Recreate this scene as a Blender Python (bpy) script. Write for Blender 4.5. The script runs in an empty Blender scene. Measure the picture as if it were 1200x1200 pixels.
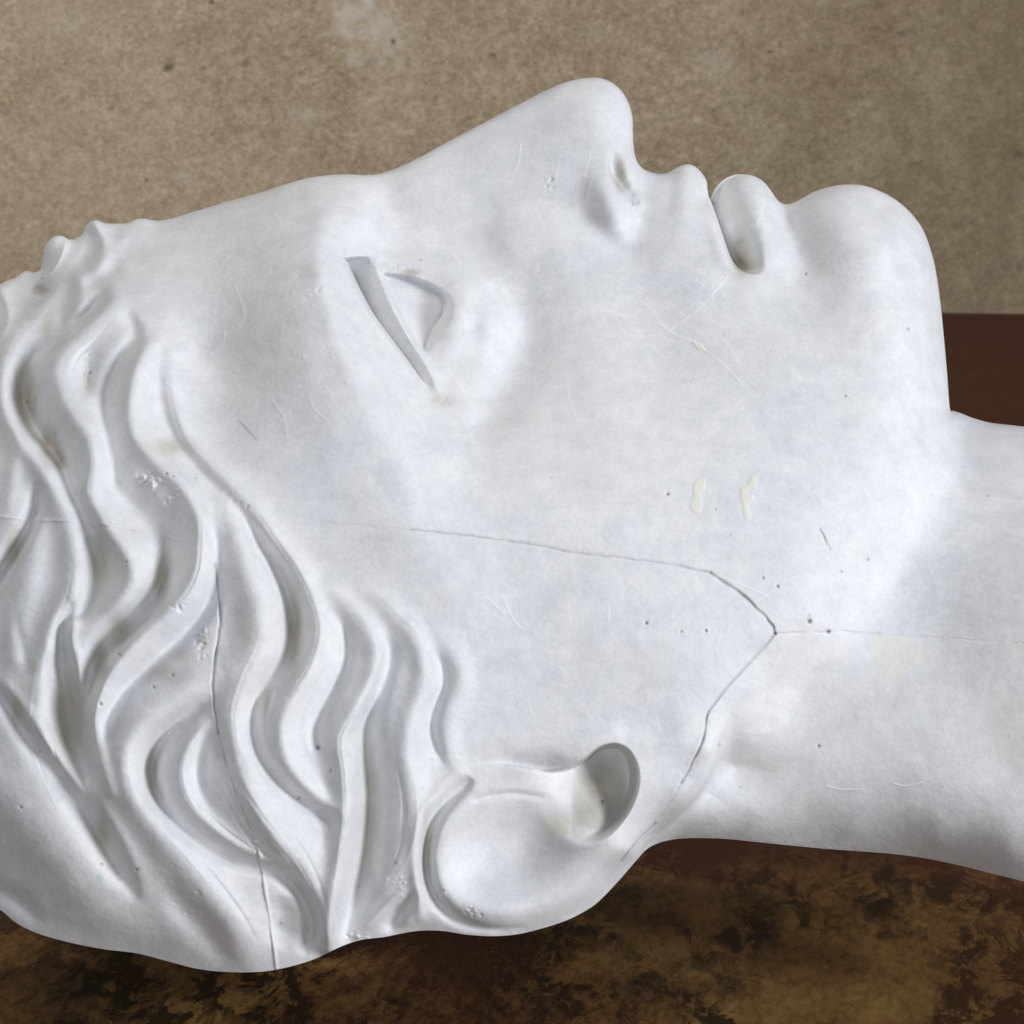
import bpy, math, random
import numpy as np
random.seed(7); np.random.seed(7)

# ---------------------------------------------------------------- camera, light, exposure
scene = bpy.context.scene
K = 0.28 / 1200.0            # metres per photograph pixel in the head's middle plane
DC = 0.75                    # camera to that plane
PITCH = math.radians(11.0)
ORG = np.array((0.0, 0.0, 0.1257))
AX_R = np.array((1.0, 0.0, 0.0))
AX_U = np.array((0.0, math.sin(PITCH), math.cos(PITCH)))
AX_B = np.array((0.0, -math.cos(PITCH), math.sin(PITCH)))
CAM = ORG + DC * AX_B

cam_data = bpy.data.cameras.new('camera')
cam = bpy.data.objects.new('camera', cam_data)
scene.collection.objects.link(cam)
cam.location = CAM
cam.rotation_euler = (math.radians(90) - PITCH, 0, 0)
cam_data.sensor_width = 36
cam_data.lens = 36 * DC / 0.28
cam_data.clip_start = 0.02
cam_data.clip_end = 50
cam_data.dof.use_dof = True
cam_data.dof.focus_distance = DC - 0.055
cam_data.dof.aperture_fstop = 80
scene.camera = cam

world = bpy.data.worlds.new('World'); scene.world = world
world.use_nodes = True
world.node_tree.nodes['Background'].inputs[0].default_value = (0.88, 0.93, 1.0, 1)
world.node_tree.nodes['Background'].inputs[1].default_value = 0.20

def area(name, loc, target, size, power, color, spread=180):
    l = bpy.data.lights.new(name, 'AREA'); l.shape = 'RECTANGLE'
    l.size, l.size_y = size; l.energy = power; l.color = color
    o = bpy.data.objects.new(name, l); scene.collection.objects.link(o)
    o.location = loc
    d = np.array(target, float) - np.array(loc, float)
    from mathutils import Vector
    o.rotation_euler = Vector(d).to_track_quat('-Z', 'Y').to_euler()
    l.spread = math.radians(spread)
    return o
area('window_light', (1.5, -1.06, 0.64), (0, 0, 0.12), (0.5, 0.5), 30.5, (0.915, 0.945, 1.0))
area('front_fill_light', (-0.15, -1.7, 0.22), (0, 0, 0.10), (0.9, 0.3), 5, (0.93, 0.95, 1.0))  # added low fill, not a real window, lifts the lower hair
area('wall_fill_light', (-0.9, 0.45, 1.7), (-0.3, 1.3, 0.2), (1.2, 0.8), 12.5, (1.0, 0.95, 0.88), 110)  # unseen lamp added to brighten the wall

scene.view_settings.view_transform = 'Standard'
scene.view_settings.look = 'None'
scene.view_settings.exposure = 0
scene.view_settings.gamma = 1
scene.view_settings.use_curve_mapping = False
scene.render.engine = 'CYCLES'
scene.cycles.use_denoising = True
scene.cycles.max_bounces = 6

# ---------------------------------------------------------------- helpers
def tag(o, label=None, cat=None, kind=None, group=None):
    if label: o['label'] = label
    if cat: o['category'] = cat
    if kind: o['kind'] = kind
    if group: o['group'] = group
    return o

class NT:
    def __init__(s, name):
        s.m = bpy.data.materials.new(name); s.m.use_nodes = True
        s.t = s.m.node_tree; s.b = s.t.nodes['Principled BSDF']
    def n(s, typ, **kw):
        x = s.t.nodes.new(typ)
        for k, v in kw.items():
            if k.startswith('i_'):
                kk = k[2:]
                x.inputs[int(kk) if kk.isdigit() else kk.replace('_', ' ')].default_value = v
            else: setattr(x, k, v)
        return x
    def l(s, a, b): s.t.links.new(a, b)
    def ramp(s, src, stops, interp='LINEAR'):
        r = s.n('ShaderNodeValToRGB'); r.color_ramp.interpolation = interp
        e = r.color_ramp.elements
        while len(e) < len(stops): e.new(0.5)
        for el, (p, c) in zip(e, stops):
            el.position = p; el.color = c if len(c) == 4 else (*c, 1)
        s.l(src, r.inputs[0]); return r.outputs[0]
    def mix(s, fac, a, b, mode='MIX'):
        x = s.n('ShaderNodeMix', data_type='RGBA', blend_type=mode)
        for v, sock in ((fac, x.inputs[0]), (a, x.inputs[6]), (b, x.inputs[7])):
            if hasattr(v, 'links') or hasattr(v, 'is_linked'): s.l(v, sock)
            elif isinstance(v, (int, float)): sock.default_value = v
            else: sock.default_value = (*v, 1)
        return x.outputs[2]
    def math(s, op, a, b=None, clamp=False):
        x = s.n('ShaderNodeMath', operation=op, use_clamp=clamp)
        for v, sock in ((a, x.inputs[0]), (b, x.inputs[1])):
            if v is None: continue
            if isinstance(v, (int, float)): sock.default_value = v
            else: s.l(v, sock)
        return x.outputs[0]
    def noise(s, vec, scale, detail=4, rough=0.55, dist=0.0):
        x = s.n('ShaderNodeTexNoise', i_Scale=scale, i_Detail=detail, i_Roughness=rough, i_Distortion=dist)
        s.l(vec, x.inputs['Vector']); return x.outputs['Fac']

# ---------------------------------------------------------------- wall and table
TABLE_Z = 0.0
def px_ray(u, v):
    d = -AX_B * DC + (u - 600) * K * AX_R - (v - 600) * K * AX_U
    return d / np.linalg.norm(d)
def on_table(u, v):
    d = px_ray(u, v); s = (TABLE_Z - CAM[2]) / d[2]
    return CAM + s * d
e0 = on_table(1108, 366); e1 = on_table(1200, 367)
yaw = math.atan2(e1[1] - e0[1], e1[0] - e0[0])
pivot = (e0 + e1) / 2

def make_box(name, x0, x1, y0, y1, z0, z1, mat, parent=None, bev=0.003):
    import bmesh
    bm = bmesh.new(); bmesh.ops.create_cube(bm, size=1)
    for v in bm.verts:
        v.co.x = x0 if v.co.x < 0 else x1
        v.co.y = y0 if v.co.y < 0 else y1
        v.co.z = z0 if v.co.z < 0 else z1
    bmesh.ops.bevel(bm, geom=bm.edges[:], offset=bev, segments=2, affect='EDGES')
    me = bpy.data.meshes.new(name); bm.to_mesh(me); bm.free()
    o = bpy.data.objects.new(name, me); scene.collection.objects.link(o)
    me.materials.append(mat); o.parent = parent
    return o

def wall_material():
    t = NT('aged_wall_render')
    tc0 = t.n('ShaderNodeTexCoord').outputs['Object']
    rm = t.n('ShaderNodeMapping'); rm.inputs['Rotation'].default_value = (0.61, 0.43, 0.27); t.l(tc0, rm.inputs['Vector']); tc = rm.outputs[0]
    big = t.noise(tc, 3.2, 3, 0.5, 0.3)
    mid = t.noise(tc, 14, 6, 0.62, 0.2)
    fine = t.noise(tc, 170, 5, 0.75)
    grain = t.noise(tc, 420, 2, 0.6)
    col = t.ramp(big, [(0.40, (0.20, 0.148, 0.094)), (0.5, (0.35, 0.282, 0.20)), (0.60, (0.50, 0.44, 0.355))])
    col = t.mix(t.math('MULTIPLY', t.ramp(mid, [(0.42, (0, 0, 0)), (0.66, (1, 1, 1))]), 0.7), col, (0.47, 0.41, 0.33))
    sm = t.noise(tc, 70, 5, 0.68, 0.4)
    col = t.mix(0.40, col, t.ramp(sm, [(0.34, (0.16, 0.115, 0.072)), (0.5, (0.36, 0.29, 0.21)), (0.64, (0.60, 0.53, 0.43))]))
    col = t.mix(0.34, col, t.ramp(fine, [(0.34, (0.13, 0.095, 0.06)), (0.5, (0.37, 0.30, 0.22)), (0.64, (0.66, 0.58, 0.47))]))
    col = t.mix(0.24, col, t.ramp(grain, [(0.34, (0.12, 0.09, 0.06)), (0.66, (0.66, 0.58, 0.47))]))
    # scattered dark pits
    vo = t.n('ShaderNodeTexVoronoi', i_Scale=26.0); vo.feature = 'F1'; t.l(tc, vo.inputs['Vector'])
    keep = t.noise(tc, 21, 2, 0.5)
    pit = t.math('MULTIPLY', t.ramp(vo.outputs['Distance'], [(0.05, (1, 1, 1)), (0.16, (0, 0, 0))]),
                 t.ramp(keep, [(0.52, (0, 0, 0)), (0.60, (1, 1, 1))]))
    col = t.mix(t.math('MULTIPLY', pit, 0.75), col, (0.06, 0.045, 0.03))
    def spot(u, v, r, rv, edge, wob=0.5):
        d = px_ray(u, v); q = CAM + (pivot[1] - CAM[1]) / d[1] * d - pivot; sc_ = K * (pivot[1] - CAM[1]) / DC
        m_ = t.n('ShaderNodeMapping', vector_type='TEXTURE'); m_.inputs['Location'].default_value = (q[0], 0, q[2])
        m_.inputs['Scale'].default_value = (r * sc_, 1e3, rv * sc_); t.l(tc0, m_.inputs['Vector'])
        ln = t.n('ShaderNodeVectorMath', operation='LENGTH'); t.l(m_.outputs[0], ln.inputs[0])
        dd = t.math('ADD', ln.outputs['Value'], t.math('MULTIPLY', t.math('SUBTRACT', sm, 0.5), wob * 4))
        return t.ramp(dd, [(max(0, 1 - edge) * .5, (1, 1, 1)), (.5, (0, 0, 0))])
    for u, v, r, rv, k_ in [(432, 40, 95, 85, .8), (400, 15, 60, 60, .6), (348, 138, 45, 24, .5), (200, 214, 40, 22, .35), (840, 75, 50, 30, .3), (520, 240, 30, 20, .3), (60, 30, 120, 60, .3), (300, 90, 20, 12, .3), (700, 40, 60, 40, .25)]:
        col = t.mix(t.math('MULTIPLY', spot(u, v, r, rv, 1.0), k_), col, (0.55, 0.535, 0.50))
    for u, v, r, rv, k_ in [(455, 50, 7, 9, .8), (113, 131, 6, 6, .7), (155, 218, 6, 7, .7), (235, 3, 8, 8, .7), (1060, 40, 22, 9, .4), (576, 66, 8, 7, .5), (903, 61, 9, 6, .6), (786, 132, 5, 5, .6), (55, 78, 5, 5, .6), (400, 95, 5, 5, .5), (1170, 110, 10, 8, .4), (80, 163, 5, 5, .5), (235, 162, 5, 6, .4), (30, 45, 6, 5, .4), (652, 145, 8, 5, .4)]:
        col = t.mix(t.math('MULTIPLY', spot(u, v, r, rv, .5, .15), k_), col, (0.09, 0.075, 0.07))
    # damp brown stain towards the right-hand end of the wall, and a scraped pale patch
    sep = t.n('ShaderNodeSeparateXYZ'); t.l(tc0, sep.inputs[0])
    sx = t.math('ADD', sep.outputs[0], t.math('MULTIPLY', t.math('SUBTRACT', t.noise(tc, 5, 4, 0.6), 0.5), 0.22))
    vm = t.n('ShaderNodeMapping'); vm.inputs['Scale'].default_value = (14, 1, 2.2); t.l(tc0, vm.inputs['Vector']); vert = t.noise(vm.outputs[0], 1.0, 5, 0.6, 0.4)
    stain = t.n('ShaderNodeMapRange', i_From_Min=-0.27, i_From_Max=0.08); t.l(sx, stain.inputs[0])
    col = t.mix(t.math('MULTIPLY', stain.outputs[0], t.ramp(vert, [(0.36, (0.45, 0.45, 0.45)), (0.6, (0.95, 0.95, 0.95))])), col, t.mix(sm, (0.085, 0.055, 0.03), (0.24, 0.175, 0.11)))
    mp = t.n('ShaderNodeMapping'); mp.inputs['Location'].default_value = (0.125, 0, -0.52)
    mp.inputs['Scale'].default_value = (1, 1, 1)
    t.l(tc, mp.inputs['Vector'])
    col = t.mix(1.0, col, (0.97, 0.93, 0.855), 'MULTIPLY')
    t.l(col, t.b.inputs['Base Color'])
    t.b.inputs['Roughness'].default_value = 0.92
    bump = t.n('ShaderNodeBump', i_Strength=0.5, i_Distance=0.004)
    h = t.math('ADD', t.math('MULTIPLY', fine, 0.7), t.math('MULTIPLY', mid, 1.0))
    h = t.math('SUBTRACT', h, t.math('MULTIPLY', pit, 0.5))
    t.l(h, bump.inputs['Height']); t.l(bump.outputs[0], t.b.inputs['Normal'])
    return t.m

def table_material():
    t = NT('worn_lacquered_board')
    tc0 = t.n('ShaderNodeTexCoord').outputs['Object']
    rm = t.n('ShaderNodeMapping'); rm.inputs['Rotation'].default_value = (0.61, 0.43, 0.27); rm.inputs['Scale'].default_value = (1, 0.42, 1); t.l(tc0, rm.inputs['Vector']); tc = rm.outputs[0]
    big = t.noise(tc, 26, 6, 0.62, 0.6)
    mid = t.noise(tc, 120, 8, 0.72, 0.5)
    fine = t.noise(tc, 420, 6, 0.72)
    base = t.ramp(big, [(0.38, (0.045, 0.018, 0.007)), (0.47, (0.085, 0.040, 0.014)), (0.54, (0.23, 0.120, 0.036)), (0.64, (0.42, 0.25, 0.08))])
    base = t.mix(0.55, base, t.ramp(fine, [(0.36, (0.03, 0.013, 0.005)), (0.62, (0.25, 0.135, 0.045))]))
    sp = t.math('MULTIPLY', t.ramp(mid, [(0.46, (0, 0, 0)), (0.52, (1, 1, 1))]), t.ramp(t.noise(tc, 14, 6, 0.68, 0.4), [(0.44, (0, 0, 0)), (0.52, (1, 1, 1))]))
    base = t.mix(t.math('MULTIPLY', sp, 0.9), base, (0.014, 0.009, 0.005))
    def spot(u, v, r, rv, edge=1.0, wob=1.0):
        q = on_table(u, v) - np.array((pivot[0], pivot[1], TABLE_Z)); a = on_table(u + r, v); b = on_table(u, v - rv)
        m_ = t.n('ShaderNodeMapping', vector_type='TEXTURE'); m_.inputs['Location'].default_value = (q[0], q[1], 0)
        m_.inputs['Scale'].default_value = (abs(a[0] - q[0] - pivot[0]), abs(b[1] - q[1] - pivot[1]), 1e3); t.l(tc0, m_.inputs['Vector'])
        ln = t.n('ShaderNodeVectorMath', operation='LENGTH'); t.l(m_.outputs[0], ln.inputs[0])
        dd = t.math('ADD', ln.outputs['Value'], t.math('MULTIPLY', t.math('SUBTRACT', t.math('ADD', big, mid), 1.0), wob * 2.2))
        return t.ramp(dd, [(max(0, 1 - edge) * .5 + .1, (1, 1, 1)), (.62, (0, 0, 0))])
    for u, v, r, rv, k_ in [(880, 1115, 240, 75, .92), (560, 1175, 190, 35, .75), (760, 1060, 120, 40, .5), (150, 1170, 120, 25, .55), (1000, 1180, 120, 30, .6)]:
        base = t.mix(t.math('MULTIPLY', spot(u, v, r, rv), k_), base, t.ramp(fine, [(0.34, (0.26, 0.115, 0.032)), (0.66, (0.68, 0.41, 0.13))]))
    for u, v, r, rv, k_ in [(1150, 1130, 130, 60, .9), (720, 1150, 110, 26, .8), (870, 1045, 60, 18, .75), (20, 1150, 110, 60, .9), (300, 1160, 90, 20, .7), (620, 1110, 120, 14, .7), (930, 1105, 30, 14, .7), (1060, 1090, 70, 22, .7), (440, 1130, 120, 14, .6)]:
        base = t.mix(t.math('MULTIPLY', spot(u, v, r, rv, .5, 1.6), k_), base, t.ramp(fine, [(0.34, (0.008, 0.005, 0.004)), (0.66, (0.05, 0.026, 0.010))]))
    red = t.noise(tc, 7, 2)
    base = t.mix(t.math('MULTIPLY', t.ramp(red, [(0.5, (0, 0, 0)), (0.62, (1, 1, 1))]), 0.4), base, (0.105, 0.036, 0.016))
    # red-brown lacquer by the wall, brought forward to paint the head's shadow
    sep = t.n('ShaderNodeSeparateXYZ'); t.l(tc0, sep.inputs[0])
    ya = on_table(900, 1075)[1] - pivot[1]; yb_ = on_table(900, 1010)[1] - pivot[1]     # worn in front; the painted shade begins under the head
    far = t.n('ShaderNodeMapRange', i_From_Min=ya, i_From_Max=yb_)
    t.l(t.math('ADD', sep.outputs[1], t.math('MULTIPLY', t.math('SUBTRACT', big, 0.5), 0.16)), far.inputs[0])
    lac_shade = t.mix(0.25, (0.050, 0.014, 0.007), t.ramp(fine, [(0.3, (0.015, 0.006, 0.004)), (0.7, (0.09, 0.04, 0.02))]))
    base = t.mix(far.outputs[0], base, lac_shade)
    dust = t.noise(tc, 900, 2, 0.5)
    base = t.mix(t.math('MULTIPLY', t.ramp(dust, [(0.735, (0, 0, 0)), (0.77, (1, 1, 1))]), 0.5), base, (0.4, 0.36, 0.28))
    t.l(base, t.b.inputs['Base Color'])
    t.l(t.math('ADD', 0.42, t.math('MULTIPLY', mid, 0.3)), t.b.inputs['Roughness'])
    t.b.inputs['Specular IOR Level'].default_value = 0.12
    bump = t.n('ShaderNodeBump', i_Strength=0.35, i_Distance=0.001)
    t.l(t.math('SUBTRACT', mid, sp), bump.inputs['Height']); t.l(bump.outputs[0], t.b.inputs['Normal'])
    return t.m

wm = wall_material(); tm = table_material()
wall = make_box('wall', -4.0, 4.0, 0.0, 0.2, -0.9, 2.6, wm)
wall.location = pivot; wall.rotation_euler = (0, 0, yaw)
tag(wall, 'rough brown-grey plastered wall standing behind the table', 'wall')
table = bpy.data.objects.new('table', None); scene.collection.objects.link(table)
table.location = (pivot[0], pivot[1], TABLE_Z); table.rotation_euler = (0, 0, yaw)
tag(table, 'worn dark brown table with mottled ochre patches under the plaster head', 'table')
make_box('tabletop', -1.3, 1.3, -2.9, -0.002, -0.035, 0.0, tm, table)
for sx in (-1.2, 1.2):
    for sy in (-2.8, -0.1):
        make_box('leg', sx - 0.04, sx + 0.04, sy - 0.04, sy + 0.04, -0.75, -0.036, tm, table)

# ---------------------------------------------------------------- sculpting helpers (units: photograph pixels)
X0, X1, Y0, Y1 = -260, 1410, 70, 1170
W, H = X1 - X0, Y1 - Y0
GX, GY = np.meshgrid(np.arange(X0, X1, dtype=np.float64), np.arange(Y0, Y1, dtype=np.float64))

def crom(pts, step=3.0, closed=False):
    P = np.array(pts, float); n = len(P); out = []
    rng = range(n if closed else n - 1)
    for i in rng:
        if closed: p0, p1, p2, p3 = P[(i - 1) % n], P[i], P[(i + 1) % n], P[(i + 2) % n]
        else: p0, p1, p2, p3 = P[max(i - 1, 0)], P[i], P[i + 1], P[min(i + 2, n - 1)]
        m = max(2, int(math.hypot(*(p2 - p1)[:2]) / step))
        t = np.linspace(0, 1, m, endpoint=False)[:, None]
        q = 0.5 * ((2 * p1) + (-p0 + p2) * t + (2 * p0 - 5 * p1 + 4 * p2 - p3) * t ** 2 + (-p0 + 3 * p1 - 3 * p2 + p3) * t ** 3)
        q[:, 2:] = p1[2:] + (p2 - p1)[2:] * t      # attributes stay linear
        out.append(q)
    if not closed: out.append(P[-1:])
    return np.vstack(out)

def near(C, reach, closed=False):
    """distance, side and interpolated attributes of the nearest point on curve C (columns x, y, attrs...)"""
    xa = int(max(C[:, 0].min() - reach, X0)) - X0; xb = int(min(C[:, 0].max() + reach, X1 - 1)) - X0 + 1
    ya = int(max(C[:, 1].min() - reach, Y0)) - Y0; yb = int(min(C[:, 1].max() + reach, Y1 - 1)) - Y0 + 1
    sl = (slice(ya, yb), slice(xa, xb)); gx = GX[sl]; gy = GY[sl]
    D = np.full(gx.shape, 1e9); S = np.zeros(gx.shape); A = np.zeros(gx.shape + (C.shape[1] - 2,))
    n = len(C); m = n if closed else n - 1
    for i in range(m):
        a = C[i]; b = C[(i + 1) % n]; d = b[:2] - a[:2]; L2 = d @ d
        if L2 < 1e-9: continue
        qa = int(max(min(a[0], b[0]) - reach, X0)) - X0 - xa; qb = int(min(max(a[0], b[0]) + reach, X1 - 1)) - X0 + 1 - xa
        ra = int(max(min(a[1], b[1]) - reach, Y0)) - Y0 - ya; rb = int(min(max(a[1], b[1]) + reach, Y1 - 1)) - Y0 + 1 - ya
        qa = max(qa, 0); ra = max(ra, 0)
        if qb <= qa or rb <= ra: continue
        s2 = (slice(ra, rb), slice(qa, qb)); x = gx[s2] - a[0]; y = gy[s2] - a[1]
        t = np.clip((x * d[0] + y * d[1]) / L2, 0, 1)
        dd = np.hypot(x - t * d[0], y - t * d[1]); k = dd < D[s2]
        cr = d[0] * y - d[1] * x
        D[s2] = np.where(k, dd, D[s2]); S[s2] = np.where(k, cr, S[s2])
        A[s2] = np.where(k[..., None], a[2:] + t[..., None] * (b[2:] - a[2:]), A[s2])
    return sl, D, S, A

def blur(F, s):
    r = int(3 * s + 1); k = np.exp(-np.arange(-r, r + 1) ** 2 / (2 * s * s)); k /= k.sum()
    P = np.pad(F, ((r, r), (0, 0)), mode='edge'); G = sum(k[i] * P[i:i + F.shape[0]] for i in range(2 * r + 1))
    P = np.pad(G, ((0, 0), (r, r)), mode='edge'); return sum(k[i] * P[:, i:i + F.shape[1]] for i in range(2 * r + 1))

def stroke(F, pts, lw=1.0, rw=1.0, mode='g', soft=0.0):
    """pts: (x, y, width, height). For a curve drawn downwards lw scales the picture-left side."""
    C = crom(pts); reach = C[:, 2].max() * max(lw, rw) * (2.6 if mode == 'g' else 1.05) + 3
    sl, D, S, A = near(C, reach)
    w = A[..., 0]; a = A[..., 1]
    w = np.where(S > 0, w * lw, w * rw) + 1e-6
    if mode == 'g': p = np.exp(-(D / w) ** 2)
    elif mode == 'l': p = np.clip(1 - D / w, 0, 1)
    elif mode == 'r': p = np.sqrt(np.clip(1 - (D / w) ** 2, 0, 1)) * np.clip(1.6 * (1 - D / w), 0, 1) ** 0.5
    p = np.where(D < 1e8, p * a, 0)
    if soft: p = blur(np.pad(p, 8), soft)[8:-8, 8:-8]
    F[sl] += p

def region(pts, blurs=0.0):
    """pts: (x, y, soft edge). Returns slice and 0..1 mask of the closed outline, ramping inwards over soft."""
    C = crom(pts, closed=True); sl, D, S, A = near(C, 400, closed=True)
    gx = GX[sl]; gy = GY[sl]; ins = np.zeros(gx.shape, bool); n = len(C)
    for i in range(n):
        xa, ya = C[i, :2]; xb, yb = C[(i + 1) % n, :2]
        if ya == yb: continue
        c = ((ya > gy) != (yb > gy)) & (gx < (xb - xa) * (gy - ya) / (yb - ya) + xa)
        ins ^= c
    so = blur(A[..., 0], 2.5)
    t = np.clip(np.where(ins, D, 0) / np.maximum(so, 0.5), 0, 1); m = t * t * (3 - 2 * t)
    if blurs: m = blur(m, blurs)
    return sl, m

# ---------------------------------------------------------------- outline of the cast
TOP = [(-238, 700), (-232, 640), (-215, 570), (-180, 490), (-130, 425), (-80, 385), (-40, 358), (0, 334), (8, 330), (16, 327), (24, 322), (31, 318), (40, 320),
       (47, 317), (50, 302), (54, 288), (62, 279), (72, 277), (80, 281), (88, 281), (97, 275), (101, 266), (107, 260), (114, 259), (122, 262), (135, 263),
       (150, 262), (158, 258), (168, 257), (190, 259), (230, 248), (270, 236), (300, 228), (350, 212), (380, 206.5), (405, 205), (430, 206), (450, 203), (480, 191), (530, 164),
       (570, 143), (610, 122), (650, 102), (670, 95), (688, 92), (702, 92), (716, 97), (728, 107), (736, 120), (741, 138), (741.5, 155), (742.5, 172),
       (745, 186), (751, 196), (760, 201.5), (772, 204.5), (783, 203), (793, 197.5), (803, 193.5), (813, 195), (822, 203), (828, 213), (829, 222), (831, 231), (833, 232), (838, 222),
       (847, 212), (858, 206.5), (870, 205), (883, 207), (895, 214), (904, 225), (912, 236), (922, 240), (935, 236), (955, 225), (975, 219), (995, 217), (1015, 219),
       (1038, 228), (1060, 243), (1080, 267), (1091, 295), (1097, 320), (1102, 355), (1106, 395), (1110, 440), (1113, 479), (1117, 482), (1126, 485), (1140, 490.5), (1160, 496),
       (1185, 499), (1215, 502), (1280, 505), (1380, 500)]
BOT = [(-238, 700), (-232, 780), (-205, 870), (-150, 950), (-90, 1005), (-40, 1043), (0, 1067), (20, 1083), (45, 1095), (80, 1105), (120, 1113), (160, 1118), (195, 1127), (230, 1136), (265, 1140),
       (300, 1140), (325, 1137), (350, 1131), (368, 1125), (385, 1117), (405, 1108), (425, 1102), (450, 1099), (475, 1094), (495, 1091.5), (520, 1092), (545, 1096), (575, 1098), (605, 1096),
       (635, 1089), (665, 1079), (690, 1066), (705, 1054), (725, 1033), (745, 1010), (757, 997), (770, 989.5), (790, 984.5), (815, 983), (850, 984), (890, 988), (930, 992), (960, 995),
       (1000, 998), (1040, 1001), (1080, 1006), (1120, 1014), (1160, 1024), (1200, 1034), (1280, 1056), (1380, 1085)]

# ---------------------------------------------------------------- broad form: depth from the middle plane towards the viewer
FORM = [
 # crown and hair mass
 (-200, 700, 120), (-150, 600, 150), (-100, 500, 135), (-60, 430, 95), (-20, 380, 70), (-100, 700, 235), (0, 450, 170), (0, 600, 276), (30, 360, 55), (60, 330, 48), (100, 300, 45), (100, 370, 130), (100, 450, 205),
 (100, 600, 288), (150, 300, 62), (160, 350, 140), (180, 430, 220), (0, 800, 316), (-100, 850, 270), (100, 800, 344), (200, 600, 308), (200, 750, 340), (200, 900, 352),
 (0, 950, 316), (100, 1000, 347), (50, 1060, 305), (200, 1080, 342), (270, 1110, 336), (300, 750, 342), (300, 900, 360), (300, 1020, 352), (400, 900, 358), (400, 1040, 340), (380, 1095, 326), (450, 1060, 325), (480, 1080, 324),
 # forehead
 (230, 280, 72), (230, 340, 136), (230, 420, 181), (300, 260, 88), (300, 320, 153), (300, 400, 207), (300, 500, 258), (250, 500, 238),(350, 225, 45), (350, 260, 114), (350, 320, 182), (350, 400, 235), (350, 500, 274),
 (380, 600, 304), (330, 560, 292), (440, 660, 318), (480, 620, 312), (530, 700, 326), (480, 760, 334),
 # brow crest and socket
 (386, 230, 64), (378, 270, 132), (378, 320, 187), (392, 375, 224), (415, 430, 249), (440, 480, 266), (465, 530, 280), (490, 580, 293),
 (420, 225, 46), (420, 260, 84), (410, 290, 112), (410, 320, 142), (440, 370, 160), (470, 430, 192), (495, 480, 220), (520, 530, 252), (535, 580, 276),
 (450, 240, 40), (450, 280, 68), (440, 312, 96), (470, 345, 118), (490, 390, 140), (505, 435, 168), (520, 470, 190),
 (520, 330, 106), (545, 350, 123), (533, 366, 131), (555, 385, 131), (545, 430, 158), (570, 380, 134), (590, 350, 104), (595, 420, 144), (575, 470, 182), (560, 510, 216), (560, 560, 258),
 (520, 290, 64), (560, 310, 78),
 # nose
 (480, 215, 34), (480, 250, 46), (530, 185, 26), (530, 210, 38), (530, 260, 52), (580, 160, 28), (580, 200, 42), (580, 250, 56), (620, 140, 30), (620, 180, 44), (620, 230, 56), (650, 120, 30), (650, 160, 46), (650, 210, 56),
 (685, 110, 33), (690, 145, 50), (715, 120, 36), (728, 145, 34), (720, 175, 48), (690, 185, 54), (690, 220, 67), (712, 225, 74), (725, 250, 80), (700, 262, 78), (735, 275, 76), (735, 195, 42), (745, 225, 46), (755, 250, 60),
 (600, 290, 82), (650, 290, 90), (690, 295, 92), (720, 300, 92), (680, 262, 73), (660, 245, 63),
 # cheeks
 (620, 350, 98), (680, 350, 113), (620, 420, 139), (650, 470, 190), (600, 510, 222), (600, 570, 264), (650, 550, 250), (700, 420, 157), (700, 500, 222), (700, 600, 276), (620, 640, 296), (600, 720, 314),
 (750, 350, 113), (770, 420, 151), (780, 500, 216), (780, 600, 268), (700, 700, 306), (800, 700, 296), (700, 800, 318), (600, 800, 324), (600, 870, 328), (780, 800, 314), (870, 700, 284), (850, 760, 298), (880, 600, 258),
 # upper lip, lips, chin
 (770, 225, 40), (760, 260, 66), (770, 300, 96), (800, 215, 38), (800, 250, 74), (820, 225, 34), (822, 250, 66), (810, 290, 96), (835, 290, 96), (830, 320, 112), (850, 330, 114), (840, 370, 134), (880, 335, 116), (900, 360, 126),
 (850, 225, 34), (870, 225, 44), (870, 260, 78), (890, 240, 52), (880, 300, 100), (905, 250, 42), (910, 290, 88), (915, 330, 108), (925, 262, 44), (935, 300, 86), (950, 250, 52), (990, 240, 62), (990, 280, 106), (1030, 250, 58), (1040, 290, 108),
 (950, 350, 120), (1010, 340, 134), (1060, 300, 84), (1070, 350, 108), (1085, 320, 62), (1088, 380, 96), (1095, 430, 96), (1098, 470, 98), (1050, 400, 150), (1000, 420, 168), (920, 420, 168), (860, 440, 176), (900, 500, 210), (990, 500, 204), (1050, 470, 176), (1080, 440, 130), (1080, 510, 150),
 (1060, 540, 192), (1100, 500, 108), (980, 590, 238), (1040, 580, 212), (1075, 570, 186), (920, 680, 272), (1000, 650, 236), (950, 720, 266), (900, 750, 284), (860, 800, 296),
 # neck
 (1120, 510, 78), (1125, 560, 146), (1160, 520, 90), (1180, 560, 156), (1100, 620, 194), (1180, 640, 222), (1050, 680, 214), (1000, 740, 242), (1100, 760, 242), (930, 810, 250), (950, 880, 256), (1050, 880, 272), (1180, 760, 272), (1180, 900, 292), (1280, 560, 175), (1280, 700, 275), (1350, 900, 310),
 (1000, 970, 240), (1100, 980, 252), (1180, 990, 270), (880, 950, 248), (900, 850, 259), (860, 900, 262), (1370, 560, 155), (1370, 760, 262), (1370, 1030, 268),
 # ear
 (560, 930, 334), (530, 1000, 338), (540, 1060, 330), (600, 1070, 330), (600, 1000, 332), (650, 950, 328), (700, 1020, 322), (680, 1050, 312), (750, 950, 322), (800, 900, 318), (830, 880, 312), (720, 860, 322), (770, 860, 318), (800, 940, 300), (830, 850, 306), (740, 1000, 298),
]
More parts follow.
